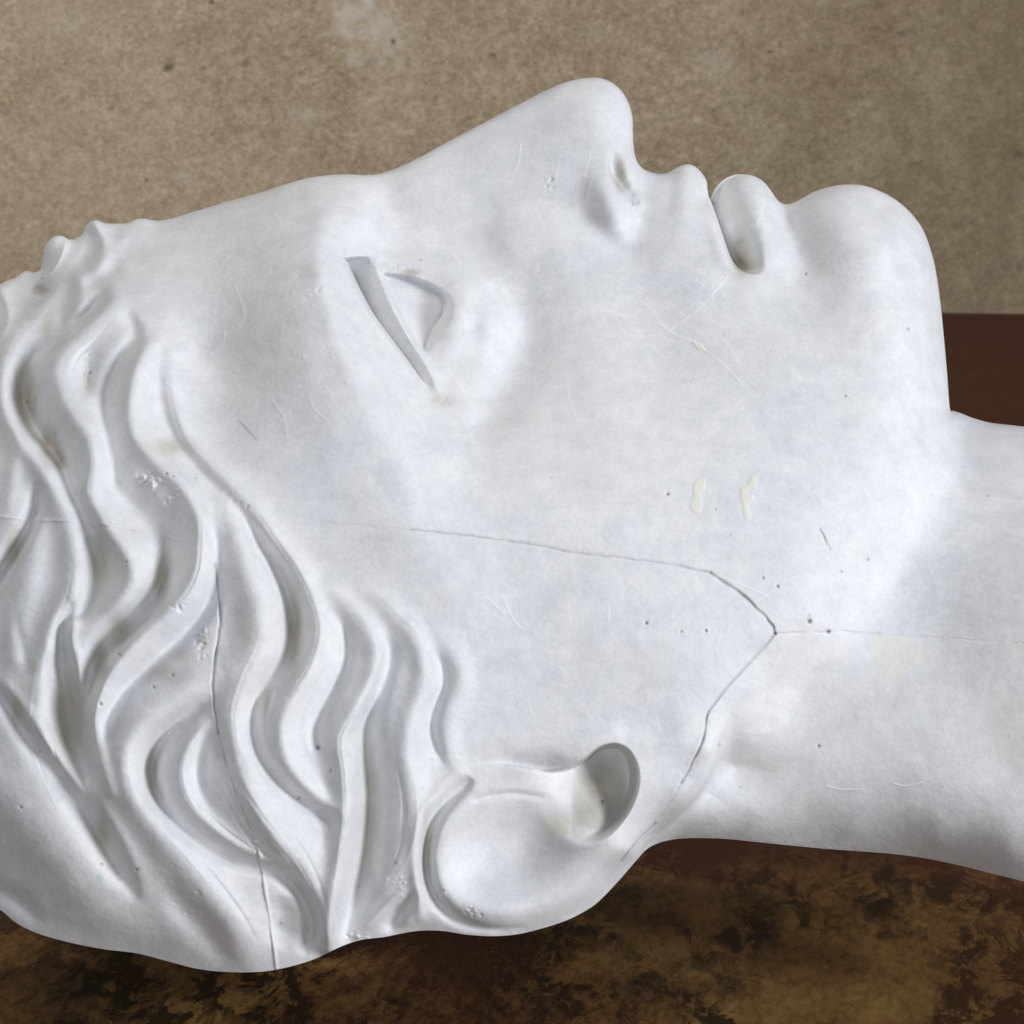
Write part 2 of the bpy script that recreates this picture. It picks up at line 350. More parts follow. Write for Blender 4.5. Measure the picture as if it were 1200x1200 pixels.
# depth along the lower edge (the rim of the cast)
RIM = [(-238, 0), (-205, 140), (-90, 240), (0, 278), (120, 296), (230, 305), (300, 318), (385, 314), (495, 310), (575, 316), (665, 296), (745, 250), (770, 224), (850, 208), (1000, 200), (1120, 205), (1200, 218), (1380, 240)]

tc_ = crom(TOP, 14); bc_ = crom(BOT, 22)
ctrl = [(x, y, 0.0) for x, y in tc_[:, :2]]
rx = np.array(RIM, float)
for x, y in bc_[1:, :2]:
    d = np.interp(x, rx[:, 0], rx[:, 1]); ctrl.append((x, y, d * d))
ctrl += [(x, y, d * d) for x, y, d in FORM]
ctrl = np.array(ctrl)
key = np.unique(np.round(ctrl[:, :2]), axis=0, return_index=True)[1]; ctrl = ctrl[np.sort(key)]
SC = 100.0
def tps_fit(P, q, lam):
    n = len(P); d2 = ((P[:, None] - P[None]) ** 2).sum(-1)
    Kk = 0.5 * d2 * np.log(d2 + 1e-12) + np.eye(n) * lam
    T = np.hstack([np.ones((n, 1)), P]); M = np.block([[Kk, T], [T.T, np.zeros((3, 3))]])
    return np.linalg.solve(M, np.concatenate([q, np.zeros(3)]))
Pc = ctrl[:, :2] / SC; coef = tps_fit(Pc, ctrl[:, 2] / 1e4, 2e-4)
ST = 4
cx = np.arange(X0, X1 + ST, ST) / SC; cy = np.arange(Y0, Y1 + ST, ST) / SC
QX, QY = np.meshgrid(cx, cy); qf = np.stack([QX.ravel(), QY.ravel()], 1)
Q = np.empty(len(qf))
for i in range(0, len(qf), 8000):
    b = qf[i:i + 8000]; d2 = ((b[:, None] - Pc[None]) ** 2).sum(-1)
    Q[i:i + 8000] = (0.5 * d2 * np.log(d2 + 1e-12)) @ coef[:-3] + coef[-3] + b @ coef[-2:]
Q = (Q * 1e4).reshape(QX.shape)
def upsample(Q):           # cubic B-spline-like upsampling of the 4 px lattice to the 1 px raster
    def ax(A, n):
        idx = np.arange(n) / ST; i = idx.astype(int); f = (idx - i)[:, None]
        P = np.pad(A, ((1, 2), (0, 0)), mode='edge')
        a, b, c, d = P[i], P[i + 1], P[i + 2], P[i + 3]
        return 0.5 * (2 * b + (c - a) * f + (2 * a - 5 * b + 4 * c - d) * f ** 2 + (3 * b - a - 3 * c + d) * f ** 3)
    return ax(ax(Q, H).T, W).T
Qr = upsample(Q)
BASE = np.sqrt(np.maximum(Qr, 4.0))

# ---------------------------------------------------------------- carved detail
F = np.zeros_like(BASE)
# --- eye
stroke(F, [(388, 235, 14, 0), (376, 290, 15, 6), (385, 350, 15, 7), (408, 420, 17, 7), (440, 485, 20, 6), (480, 560, 26, 5), (505, 610, 30, 0)])       # brow crest
G_ = np.zeros_like(F)
stroke(G_, [(398, 290, 20, -66), (406, 308, 20, -66), (417, 330, 19, -60), (434, 363, 17, -44), (454, 392, 14, -32), (475, 420, 11, -24), (490, 441, 9, -18), (503, 465, 7, -6)], lw=0.12, rw=1.35, mode='l')
G_ = blur(G_, .8)
F += G_ * np.clip((GY - 303 + (GX - 407) * .12) / 3, 0, 1)                # lid crease
stroke(F, [(440, 304, 5, 2), (442, 316, 4.5, 7), (457, 356, 4.5, 10), (478, 396, 4.5, 10), (496, 424, 4.5, 8), (512, 452, 4.5, 4), (520, 470, 5, 0)])                                                  # upper lid margin
sl, m = region([(447, 321, 3), (462, 321, 3), (477, 323, 3), (493, 328, 3), (506, 334, 3), (517, 341, 4), (525, 351, 5), (526, 362, 5), (521, 374, 5), (510, 391, 5), (499, 412, 4), (486, 400, 2.5), (465, 363, 2.5), (455, 341, 2.5)])
F[sl] -= m * (13 + 6 * np.clip(1 - (GX[sl] - 446) / 80, 0, 1))
stroke(F, [(500, 334, 3.5, 0), (513, 343, 4, -4), (521, 352, 4.5, -8), (522, 366, 4.5, -10), (512, 390, 4.5, -8), (500, 410, 3.5, -4)])
stroke(F, [(526, 332, 12, 2), (534, 348, 17, 8), (538, 367, 20, 13), (530, 396, 20, 14), (514, 430, 18, 6)])                                                              # lower lid bag
stroke(F, [(575, 330, 20, -2), (606, 380, 28, -14), (603, 430, 30, -20), (572, 485, 26, -14), (545, 500, 16, 0)])                                       # trough under the eye
stroke(F, [(425, 300, 5, -3), (445, 308, 5, -3), (470, 312, 5, -2), (492, 322, 4, 0)])
# --- nose
stroke(F, [(722, 170, 10, 0), (716, 184, 12, -12), (717, 203, 14, -26), (727, 221, 12, -26), (740, 236, 8, -10), (748, 242, 6, 0)], lw=0.12, rw=1.0)
stroke(F, [(680, 200, 14, 0), (683, 228, 18, -3), (690, 255, 17, -5), (706, 277, 15, -5), (728, 290, 13, -3), (752, 292, 10, 0)])                                           # wing crease
stroke(F, [(704, 200, 18, 2), (713, 230, 18, 5), (718, 255, 16, 6), (728, 272, 13, 4)])                                                              # wing
stroke(F, [(742, 240, 9, 0), (752, 262, 12, -3), (748, 285, 12, -3), (730, 302, 12, 0)])
# --- mouth
sl, m = region([(829, 208, 3), (830, 225, 2.5), (834, 245, 2.5), (847, 283, 2.5), (857, 307, 2.5), (868, 319, 3.5), (884, 323, 4.5), (899, 316, 9), (912, 285, 9), (918, 240, 9), (900, 200, 9), (850, 190, 4)])
tv = np.clip((GY[sl] - 212) / 105, 0, 1); dl = np.clip(((GX[sl] - 829) * .928 - (GY[sl] - 222) * .373) / (64 - 35 * tv), 0, 1)
F[sl] -= m * (24 + 22 * np.sin(np.clip(tv * 1.1, 0, 1) * math.pi / 2)) * .5 * (1 + np.cos(np.pi * dl))
stroke(F, [(836, 240, 5, -4), (850, 280, 6, -8), (862, 308, 6, -8), (878, 317, 5, -2)])
stroke(F, [(822, 215, 9, 1), (826, 245, 9, 2), (838, 280, 9, 3), (851, 308, 9, 2), (864, 322, 8, 0)])
stroke(F, [(897, 228, 12, 2), (896, 255, 14, 6), (902, 285, 14, 5), (908, 312, 12, 0)])
stroke(F, [(922, 250, 14, -3), (930, 275, 16, -7), (940, 305, 18, -5), (945, 335, 18, 0)])
stroke(F, [(790, 205, 9, -3), (785, 235, 10, -4), (780, 260, 12, 0)])
# --- jaw
stroke(F, [(1104, 495, 10, 3), (1088, 540, 24, 5), (1045, 600, 34, 4), (985, 668, 38, 3), (925, 728, 34, 2), (880, 770, 30, 0)])
stroke(F, [(1120, 540, 18, -2), (1100, 600, 30, -2), (1040, 670, 34, -3), (980, 730, 34, -2), (920, 790, 24, 0)])
# --- ear
# (concha mask trimmed to its deep end)
sl, m = region([(606, 901, 4), (655, 903, 2.5), (680, 893, 2.5), (700, 878, 2.5), (720, 873, 3), (738, 880, 9), (749, 902, 13), (748, 930, 14), (735, 960, 14), (712, 984, 14), (685, 994, 14), (650, 985, 14), (625, 955, 14), (608, 925, 10)])
pr = np.clip(((GX[sl] - 700) * -.78 + (GY[sl] - 915) * .62 + 26) / 112, 0, 1); F[sl] -= m * 58 * np.clip((GX[sl] - 608) / 62, 0, 1) ** 1.3 * (1 - pr * pr * (3 - 2 * pr))
stroke(F, [(556, 893, 9, 0), (578, 894, 10, -2), (600, 896, 11, -7), (620, 899, 14, -7), (640, 901, 14, -7), (660, 903, 10, -4), (678, 898, 5, 0)], lw=0.2, rw=1.3)
stroke(F, [(590, 880, 20, 0), (640, 884, 18, 4), (680, 874, 16, 6), (715, 860, 14, 4)])
stroke(F, [(550, 940, 4, 0), (575, 934, 4, -4), (605, 931, 4, -4), (640, 936, 4, -1)])
stroke(F, [(556, 935, 7, 0), (540, 950, 12, 3), (524, 972, 15, 7), (518, 1005, 16, 8), (521, 1035, 16, 8), (538, 1057, 16, 8), (566, 1070, 15, 7), (605, 1074, 15, 7), (650, 1062, 15, 7), (690, 1037, 16, 6), (720, 1005, 16, 5), (750, 985, 14, 4), (785, 945, 16, 4), (805, 910, 16, 0)])
def hollow(x, y, rx_, ry_, a, ang=0.0):
    c, s_ = math.cos(ang), math.sin(ang); dx = GX - x; dy = GY - y
    return a * np.exp(-(((dx * c + dy * s_) / rx_) ** 2 + ((-dx * s_ + dy * c) / ry_) ** 2) ** 1.5)
F -= hollow(596, 1000, 76, 46, 27, -.25)
F += hollow(572, 380, 26, 28, 3.5)
stroke(F, [(552, 912, 6, 0), (545, 922, 8, -9), (527, 938, 9, -15), (509, 962, 9, -19), (500, 995, 8, -20), (502, 1030, 8, -18), (516, 1060, 8, -15), (540, 1080, 7, -9), (575, 1089, 5, -4), (620, 1087, 4, 0)], rw=0.8)
stroke(F, [(874, 805, 6, 0), (858, 834, 14, -3), (848, 862, 22, -14), (842, 892, 26, -28), (825, 926, 25, -34), (799, 955, 20, -26), (770, 980, 16, -12)], lw=0.06, rw=1.0)
stroke(F, [(838, 835, 12, 2), (833, 870, 12, 6), (820, 905, 12, 6), (795, 940, 11, 4), (765, 975, 9, 0)])
stroke(F, [(880, 860, 20, 0), (878, 900, 26, -6), (860, 940, 24, -3), (840, 960, 16, 0)])

# --- hair. Grooves are negative, locks positive; lw / rw sharpen one flank.
HAIR = [
 # leftmost lock and the deep stained hollow beside it
 ([(60, 345, 10, 4), (40, 372, 13, 12), (16, 400, 15, 14), (4, 440, 16, 14), (10, 480, 15, 14), (32, 522, 14, 14), (56, 560, 15, 13), (76, 600, 17, 12), (88, 645, 18, 12), (86, 690, 18, 12), (70, 735, 18, 12), (55, 790, 18, 10), (50, 850, 18, 8), (62, 905, 16, 6), (85, 960, 14, 2)], 1, 0.9),
 ([(126, 342, 5, 0), (112, 358, 6, -10), (90, 378, 7, -14), (68, 394, 8, -16), (50, 410, 10, -18), (33, 436, 13, -30), (28, 468, 14, -40), (40, 500, 13, -38), (58, 524, 11, -30), (72, 545, 9, -20), (82, 570, 8, -12), (98, 600, 9, -12), (112, 635, 13, -15), (118, 670, 15, -16), (108, 705, 12, -15), (92, 722, 8, -9)], 1.1, 0.75),
 ([(56, 336, 6, -10), (46, 342, 7, -16), (38, 346, 5, -6)], 1, 1),
 ([(85, 340, 10, -4), (80, 360, 9, -8), (72, 380, 8, -7), (62, 392, 7, 0)], 1, 0.5),
 ([(92, 325, 8, 5), (96, 345, 8, 5), (88, 368, 7, 4), (75, 384, 5, 0)], 1, 1),
 ([(125, 340, 6, -3), (118, 352, 7, -9), (104, 366, 6, -10), (88, 378, 5, -6)], 1, 0.8),
 # second lock, crisp left edge
 ([(150, 345, 12, 3), (132, 356, 15, 12), (104, 386, 19, 18), (76, 412, 21, 22), (68, 440, 21, 23), (82, 478, 20, 22), (104, 512, 19, 20), (110, 545, 17, 19), (106, 580, 17, 19), (122, 615, 18, 20), (146, 645, 18, 20), (154, 675, 17, 18), (142, 702, 16, 14), (120, 720, 13, 8), (100, 735, 10, 4)], 1.0, 1.05),
 ([(120, 388, 14, -2), (105, 420, 12, -6), (100, 445, 12, -7), (108, 465, 10, 0)], 1, 1),
 # groove between second and third lock, hollow with broken plaster
 ([(150, 372, 8, -5), (158, 395, 9, -12), (142, 420, 9, -13), (130, 448, 9, -14), (124, 480, 9, -12), (127, 510, 9, -10), (132, 540, 11, -14), (140, 570, 16, -18), (160, 595, 20, -20), (185, 615, 20, -20), (196, 640, 15, -22), (192, 672, 12, -26), (178, 700, 11, -24), (150, 730, 11, -22), (120, 760, 11, -24), (108, 785, 9, -22), (104, 815, 7, -12), (102, 840, 5, 0)], 1, 1),
 ([(88, 728, 5, 4), (84, 750, 6, 4), (90, 785, 6, 5), (98, 815, 6, 4), (102, 835, 4, 2)], 1, 1),
 ([(84, 712, 6, -8), (74, 735, 7, -20), (72, 760, 9, -26), (74, 790, 18, -26), (80, 825, 24, -30), (88, 860, 23, -30), (96, 890, 18, -22), (104, 915, 9, -10)], 1.15, 0.75),
 # third lock: long S, crest bright, crisp left edge
 ([(182, 400, 8, 4), (170, 412, 11, 10), (156, 445, 13, 13), (152, 485, 14, 14), (160, 515, 15, 15), (186, 545, 15, 14), (212, 570, 14, 14), (232, 605, 15, 17), (234, 645, 16, 18), (226, 682, 16, 18), (202, 715, 15, 18), (168, 745, 14, 18), (138, 778, 13, 17), (118, 812, 11, 15), (110, 845, 9, 12), (116, 885, 8, 9), (130, 930, 7, 6)], 0.85, 1.05),
 ([(190, 408, 6, -3), (186, 440, 8, -6), (190, 480, 9, -8), (204, 515, 10, -9), (228, 545, 9, -8), (250, 568, 8, -4), (275, 590, 6, 0)], 1, 1),
 ([(238, 600, 4, 0), (252, 630, 6, -5), (256, 665, 7, -8), (248, 700, 8, -12), (226, 735, 9, -15), (196, 762, 9, -12), (166, 790, 9, -11), (142, 815, 8, -11), (126, 845, 7, -8), (124, 875, 5, 0)], 1, 1),
 # wide fourth lock
 ([(200, 420, 7, 2), (204, 470, 9, 4), (222, 520, 10, 6), (262, 560, 11, 8), (300, 600, 12, 10), (328, 640, 12, 11), (350, 672, 12, 11), (366, 705, 12, 11), (374, 740, 12, 12), (364, 780, 12, 13), (346, 812, 12, 13), (330, 848, 13, 14), (334, 885, 14, 14), (352, 915, 13, 12), (378, 940, 11, 8), (398, 956, 8, 2)], 1, 1),
 ([(262, 590, 14, 4), (276, 625, 20, 13), (290, 670, 25, 17), (302, 712, 27, 19), (302, 752, 25, 18), (284, 792, 23, 17), (272, 830, 22, 14), (273, 862, 20, 7), (278, 890, 18, 0)], 0.9, 0.95),
 ([(262, 575, 5, 0), (285, 605, 7, -6), (306, 640, 9, -16), (324, 668, 11, -22), (338, 700, 13, -26), (344, 735, 14, -28), (340, 765, 13, -26), (324, 790, 11, -20), (306, 812, 8, -16), (297, 840, 8, -17), (298, 868, 8, -17), (310, 895, 8, -17), (330, 920, 8, -17), (356, 942, 7, -15), (382, 958, 6, -10), (396, 966, 5, 0)], 1.0, 1.0),
 ([(324, 800, 5, 0), (312, 825, 5, 3), (309, 850, 5, 3), (315, 880, 5, 2), (328, 900, 4, 0)], 1, 1),
 # lower S lock
 ([(262, 790, 14, 6), (232, 802, 18, 14), (196, 826, 20, 18), (162, 854, 20, 20), (146, 890, 20, 21), (154, 930, 20, 19), (182, 970, 22, 16), (216, 1010, 23, 14), (248, 1048, 23, 13), (275, 1085, 22, 10), (290, 1112, 20, 5)], 1.05, 0.95),
 ([(240, 826, 8, -3), (214, 845, 9, -18), (190, 870, 10, -32), (178, 900, 11, -38), (184, 932, 10, -32), (202, 960, 9, -20), (230, 985, 8, -16), (262, 1003, 7, -15), (295, 1014, 7, -15), (325, 1024, 7, -14), (348, 1042, 7, -15), (362, 1065, 7, -16), (366, 1090, 7, -15), (356, 1112, 6, -6)], 1.05, 0.85),
 ([(240, 850, 7, 3), (222, 875, 9, 9), (212, 905, 10, 10), (222, 940, 10, 9), (248, 968, 10, 9), (276, 990, 10, 8), (304, 1006, 9, 5), (330, 1012, 7, 0)], 0.8, 1),
 ([(240, 862, 5, -2), (232, 890, 6, -6), (232, 920, 6, -6), (245, 948, 6, -4), (262, 965, 5, 0)], 1, 1),
 ([(330, 1050, 14, 0), (330, 1068, 18, -10), (328, 1090, 20, -10), (320, 1110, 14, 0)], 1, 1),
 ([(268, 835, 16, 0), (272, 865, 18, 9), (282, 900, 20, 15), (300, 940, 22, 18), (324, 976, 23, 18), (350, 1010, 22, 17), (368, 1046, 18, 16), (379, 1085, 15, 14), (386, 1112, 12, 8)], 0.62, 1.5),
 ([(258, 890, 16, 0), (272, 925, 20, 8), (292, 958, 23, 14), (312, 985, 24, 17), (328, 1004, 19, 13), (338, 1020, 12, 3)], 1, 1),
 # left lower mass and its creases
 ([(100, 900, 8, -4), (106, 940, 10, -8), (122, 985, 12, -8), (140, 1020, 10, -6)], 1, 1),
 ([(-20, 790, 8, -8), (6, 822, 8, -14), (30, 856, 9, -16), (56, 893, 13, -16), (88, 938, 16, -18), (116, 975, 16, -18), (138, 1010, 14, -14), (155, 1040, 11, -7), (162, 1058, 6, 0)], 1.2, 0.6),
 ([(10, 805, 5, 2), (40, 845, 8, 3), (72, 888, 10, 4), (108, 935, 12, 4), (138, 980, 12, 4), (160, 1020, 12, 2), (172, 1050, 10, 0)], 1, 1),
 ([(190, 1030, 12, 0), (215, 1065, 16, -7), (245, 1095, 16, -8), (262, 1120, 12, -4)], 1, 1),
 ([(-40, 900, 30, 4), (20, 950, 34, 9), (70, 1010, 34, 10), (110, 1060, 30, 8), (160, 1090, 24, 4)], 1, 1),
 ([(0, 1045, 10, -6), (20, 1055, 10, -8), (40, 1072, 9, -4)], 1, 1),
 ([(45, 575, 8, -6), (42, 600, 9, -18), (28, 630, 10, -24), (10, 660, 10, -24), (-8, 690, 10, -20), (-30, 730, 10, -8)], 1.1, 0.6),
 ([(20, 510, 9, 3), (16, 550, 10, 6), (12, 585, 9, 4), (4, 615, 8, 0)], 1, 1),
 ([(44, 640, 10, 2), (34, 680, 14, 6), (22, 720, 14, 6), (16, 770, 14, 5)], 1, 1),
 ([(34, 690, 6, 0), (20, 720, 6, -2), (24, 750, 6, -3), (32, 782, 6, -2), (36, 800, 5, 0)], 1, 1),
 ([(0, 338, 4, 3), (8, 355, 3, 6), (10, 372, 3, 6), (3, 392, 3, 5), (-6, 402, 3, 0)], 1, 1),
 ([(-8, 350, 6, -6), (-2, 372, 7, -10), (-8, 390, 6, -6)], 1, 1),
 # locks in front of the ear
 ([(395, 720, 5, 0), (404, 745, 6, -8), (404, 775, 7, -11), (392, 805, 8, -13), (378, 832, 8, -13), (370, 856, 7, -14), (371, 876, 5, -8)], 1, 1),
 ([(385, 690, 9, 3), (412, 712, 12, 7), (432, 738, 13, 10), (442, 770, 13, 12), (434, 806, 13, 14), (414, 840, 12, 15), (400, 868, 12, 15), (404, 905, 12, 16), (406, 950, 12, 17), (400, 1000, 11, 18), (393, 1045, 10, 18), (388, 1090, 9, 15), (386, 1112, 8, 8)], 1.25, 0.85),
 ([(446, 742, 7, 0), (455, 765, 9, -10), (450, 795, 10, -15), (438, 825, 11, -20), (430, 855, 13, -26), (431, 890, 14, -28), (434, 930, 15, -28), (432, 975, 15, -29), (426, 1020, 15, -28), (414, 1060, 14, -24), (402, 1090, 10, -12)], 0.8, 1.05),
 ([(430, 690, 14, 2), (458, 718, 15, 6), (484, 745, 15, 9), (496, 778, 14, 11), (492, 812, 14, 11), (480, 845, 15, 12), (476, 885, 16, 12), (484, 930, 16, 11), (484, 970, 16, 10), (472, 1010, 14, 8), (450, 1040, 10, 3)], 1, 1),
 ([(506, 760, 4, 0), (517, 780, 5, -7), (520, 802, 5, -9), (511, 828, 6, -10), (505, 852, 6, -10), (511, 878, 6, -9), (520, 898, 4, 0)], 1, 0.8),
 ([(510, 740, 9, 2), (532, 770, 9, 6), (540, 800, 9, 6), (526, 835, 9, 6), (524, 870, 9, 5), (535, 900, 9, 2)], 1, 1.6),
 ([(540, 905, 9, 2), (515, 930, 9, 5), (494, 962, 8, 7), (487, 1000, 7, 8), (489, 1040, 7, 8), (494, 1075, 7, 4)], 1, 0.8),
 ([(480, 1040, 5, 2), (455, 1062, 5, 8), (432, 1085, 5, 8), (415, 1100, 5, 2)], 1, 1),
 ([(482, 1052, 7, -6), (468, 1068, 9, -12), (458, 1084, 8, -9)], 1, 1),
 # hairline locks high on the forehead
 ([(112, 262, 6, 8), (122, 285, 8, 9), (118, 308, 8, 6), (100, 325, 8, 2)], 1, 1),
 ([(100, 268, 5, -3), (108, 290, 7, -8), (98, 308, 8, -8), (82, 318, 6, -2)], 1, 1),
 ([(78, 282, 3, 6), (72, 298, 3, 9), (63, 315, 3, 9), (52, 325, 3, 7), (30, 331, 3, 6), (10, 334, 3, 4)], 1, 1),
 ([(150, 262, 8, 5), (140, 285, 9, 7), (118, 310, 9, 6), (96, 325, 8, 2)], 1, 1),
 ([(135, 318, 9, -4), (112, 330, 8, -6), (98, 334, 7, -2)], 1, 1),
 ([(165, 262, 10, 2), (150, 300, 12, 3), (130, 335, 12, 3)], 1, 1),
]
HF = np.zeros_like(F)
for pts, lw, rw in HAIR: stroke(HF, [(x, y, w, a * (1.0 if a < 0 else .95)) for x, y, w, a in pts], lw, rw)
F = blur(F, 0.75) + .32 * blur(HF, .9) + .80 * blur(HF, 3.8)

# tool marks that follow each lock
rs = np.random.RandomState(11)
for pts, lw, rw in HAIR:
    P_ = np.array(pts, float)
    if P_[:, 3].max() < 9 or len(P_) < 6: continue
    C_ = crom(P_, 6); d_ = np.gradient(C_[:, :2], axis=0); d_ /= np.linalg.norm(d_, axis=1, keepdims=True) + 1e-9; nrm = np.stack([-d_[:, 1], d_[:, 0]], 1)
    for k_ in range(5):
        off = rs.uniform(-.8, .8); i0 = rs.randint(0, max(1, len(C_) - 14)); i1 = min(len(C_), i0 + rs.randint(12, 46)); sg = C_[i0:i1]
        if len(sg) < 5: continue
        q_ = sg[:, :2] + nrm[i0:i1] * (sg[:, 2:3] * off) + np.cumsum(rs.randn(len(sg), 1), axis=0) * .12
        f_ = np.sin(np.linspace(0, np.pi, len(sg))) * rs.choice([-1.3, -.9, .7])
        stroke(F, np.column_stack([q_, np.full(len(sg), rs.uniform(1.1, 2.2)), f_]))
F += blur(rs.randn(*F.shape), 2.2) * .5 * np.clip(blur(np.abs(HF), 14) / 8, 0, 1)

# --- broken plaster in the hollow between the second and third lock: raised flat crumbs
rng = np.random.RandomState(3)
def crumbs(cx, cy, sx, sy, n, r, h):
    for _ in range(n):
        x, y = cx + rng.randn() * sx, cy + rng.randn() * sy; rr = r * rng.uniform(.5, 1.3)
        xa, ya = int(x - 8) - X0, int(y - 8) - Y0; s_ = (slice(ya, ya + 16), slice(xa, xa + 16))
        d = np.hypot(GX[s_] - x, (GY[s_] - y) * rng.uniform(.7, 1.4))
        F[s_] += h * rng.uniform(.5, 1) * np.clip((rr - d) / 1.2 + .5, 0, 1)
crumbs(172, 562, 8, 5, 22, 3.5, 1.6); crumbs(198, 582, 8, 8, 14, 2.5, 1.3); crumbs(104, 440, 6, 8, 26, 1.8, -1.5); crumbs(240, 742, 5, 6, 16, 2.2, 1.2)
crumbs(238, 760, 4, 6, 12, 2, -1.3); crumbs(212, 713, 4, 4, 10, 2, -1.2); crumbs(545, 1070, 10, 4, 22, 1.6, -1.4); crumbs(520, 1050, 4, 6, 14, 1.6, 1.2); crumbs(460, 1035, 8, 5, 12, 1.8, 1.2)
crumbs(412, 1098, 8, 4, 16, 2, 1.2); crumbs(474, 316, 10, 3, 22, 1.6, -1.2); crumbs(488, 324, 4, 2, 8, 1.8, 1.2); crumbs(645, 215, 3, 4, 8, 2, -1.3); crumbs(275, 590, 9, 6, 16, 1.5, -1)
crumbs(88, 520, 4, 16, 8, 1.6, 1.0); crumbs(185, 505, 5, 5, 8, 2, 1.0); crumbs(235, 1058, 12, 14, 12, 2.2, -1.0); crumbs(520, 470, 10, 6, 24, 1.5, -1.1); crumbs(373, 340, 2, 5, 10, 1.6, -1.2)
for _ in range(160):                                    # fine specks over the forehead and brow
    x = rng.uniform(240, 420); y = rng.uniform(250, 500)
    crumbs(x, y, 0, 0, 1, 1.3, rng.choice([-.5, .7]))

# --- marks that carry their own colour
DIRT = np.zeros_like(F); PALE = np.zeros_like(F); DARK = np.zeros_like(F); BLUE = np.zeros_like(F)
# --- seams between the cast pieces
def seam(pts, w=1.3, d=-2.2, col=0.9, jitter=1.0, gap=0.0):
    C = crom(pts, 9); C = C[:, :2].copy()
    C[1:-1] += rng.randn(len(C) - 2, 2) * jitter * .45
    n = len(C); wv = .85 * w * rng.uniform(.7, 1.3, n); av = d * rng.uniform(.6, 1.2, n)
    if gap: av *= (rng.rand(n) > gap)
    stroke(F, np.column_stack([C, wv, av]))
    stroke(DARK if d < 0 else PALE, np.column_stack([C, wv * .85, np.abs(av / d) * col * .72]))
seam([(375, 614), (430, 617), (480, 621)], .9, -.6, .25)
seam([(480, 621), (530, 626), (570, 631), (620, 638), (680, 649), (735, 655), (790, 663), (832, 672)], 1.2, -1.8, .6)
seam([(832, 672), (848, 684), (870, 698), (895, 722), (905, 735), (908, 743)], 1.7, -3, .9)
seam([(908, 743), (893, 762), (872, 785), (850, 808), (835, 828), (828, 842), (824, 866), (812, 892), (798, 918)], 1.3, -2.4, .85, gap=.18)
seam([(798, 918), (785, 942), (770, 962)], .9, -.7, .25)
seam([(768, 965), (755, 978), (742, 993), (728, 1010)], 1.3, -2.2, .8)
seam([(908, 743), (940, 742), (980, 741), (1030, 743)], 1, -1.2, .45, gap=.2)
seam([(1030, 744), (1100, 748), (1200, 755)], 1, -.7, .25, gap=.3)
seam([(-20, 606), (40, 610), (95, 611), (118, 615), (150, 619), (180, 627), (212, 634)], 1.2, 1.4, .3)
seam([(115, 616), (150, 621), (200, 632)], 1, -1.0, .4)
seam([(252, 662), (257, 700), (257, 740), (251, 775), (249, 800), (251, 830), (256, 860)], 1.4, -3, .8)
seam([(256, 860), (268, 905), (285, 950), (298, 985)], 1.3, -1.8, .5, gap=.15)
seam([(298, 985), (306, 1010), (310, 1040), (316, 1075), (321, 1110), (324, 1136)], 1.6, 3.2, .7, jitter=.6)
seam([(300, 990), (304, 1008), (306, 1025)], 1.3, -2.5, .6)

# --- raised hairs and scratches in the plaster skin
def scratch(pts, w=.8, h=.55, c=.8):
    C = crom([(x, y) for x, y in pts], 4); stroke(F, np.column_stack([C, np.full(len(C), w), np.full(len(C), h)]))
    stroke(PALE, np.column_stack([C, np.full(len(C), w), np.full(len(C), c)]))
for s in [[(275, 335), (284, 360), (286, 372), (278, 388)], [(263, 390), (260, 405), (245, 418)], [(363, 463), (368, 480), (383, 493)], [(320, 470), (332, 490), (337, 515)], [(322, 250), (330, 265)],
          [(268, 300), (263, 308)], [(664, 448), (668, 470), (677, 495)], [(811, 400), (825, 410), (850, 430), (870, 452)], [(610, 170), (607, 190), (602, 202)], [(655, 190), (650, 212)], [(692, 180), (684, 208)],
          [(694, 208), (686, 238)], [(852, 325), (835, 345), (810, 370), (780, 390)], [(897, 232), (893, 250), (882, 270)], [(968, 922), (985, 926), (1010, 926)], [(1045, 918), (1060, 922), (1080, 918)],
          [(590, 700), (600, 725), (612, 738)], [(714, 712), (712, 730)], [(1160, 585), (1200, 590)], [(770, 378), (790, 392), (815, 402)], [(900, 1030), (915, 1034)], [(245, 600), (252, 588)], [(300, 566), (306, 560)],
          [(85, 390), (82, 385)], [(85, 385), (88, 393)], [(570, 700), (590, 720)], [(836, 675), (860, 682), (900, 700)]]:
    scratch(s)
for _ in range(420):
    zone = rng.randint(4)
    if zone == 0: x, y, a = rng.uniform(700, 860), rng.uniform(330, 420), rng.uniform(.3, 1.0)
    elif zone == 1: x, y, a = rng.uniform(230, 700), rng.uniform(270, 660), rng.uniform(0, 3.1)
    elif zone == 2: x, y, a = rng.uniform(860, 1090), rng.uniform(380, 700), rng.uniform(.4, 1.4)
    else: x, y, a = rng.uniform(540, 820), rng.uniform(560, 860), rng.uniform(0, 3.1)
    L = rng.uniform(3, 22); b = a + rng.uniform(-.5, .5)
    scratch([(x, y), (x + L * math.cos(a) / 2, y + L * math.sin(a) / 2), (x + L * (math.cos(a) + math.cos(b)) / 2, y + L * (math.sin(a) + math.sin(b)) / 2)], .8, rng.uniform(-.35, .35), rng.uniform(.1, .45))
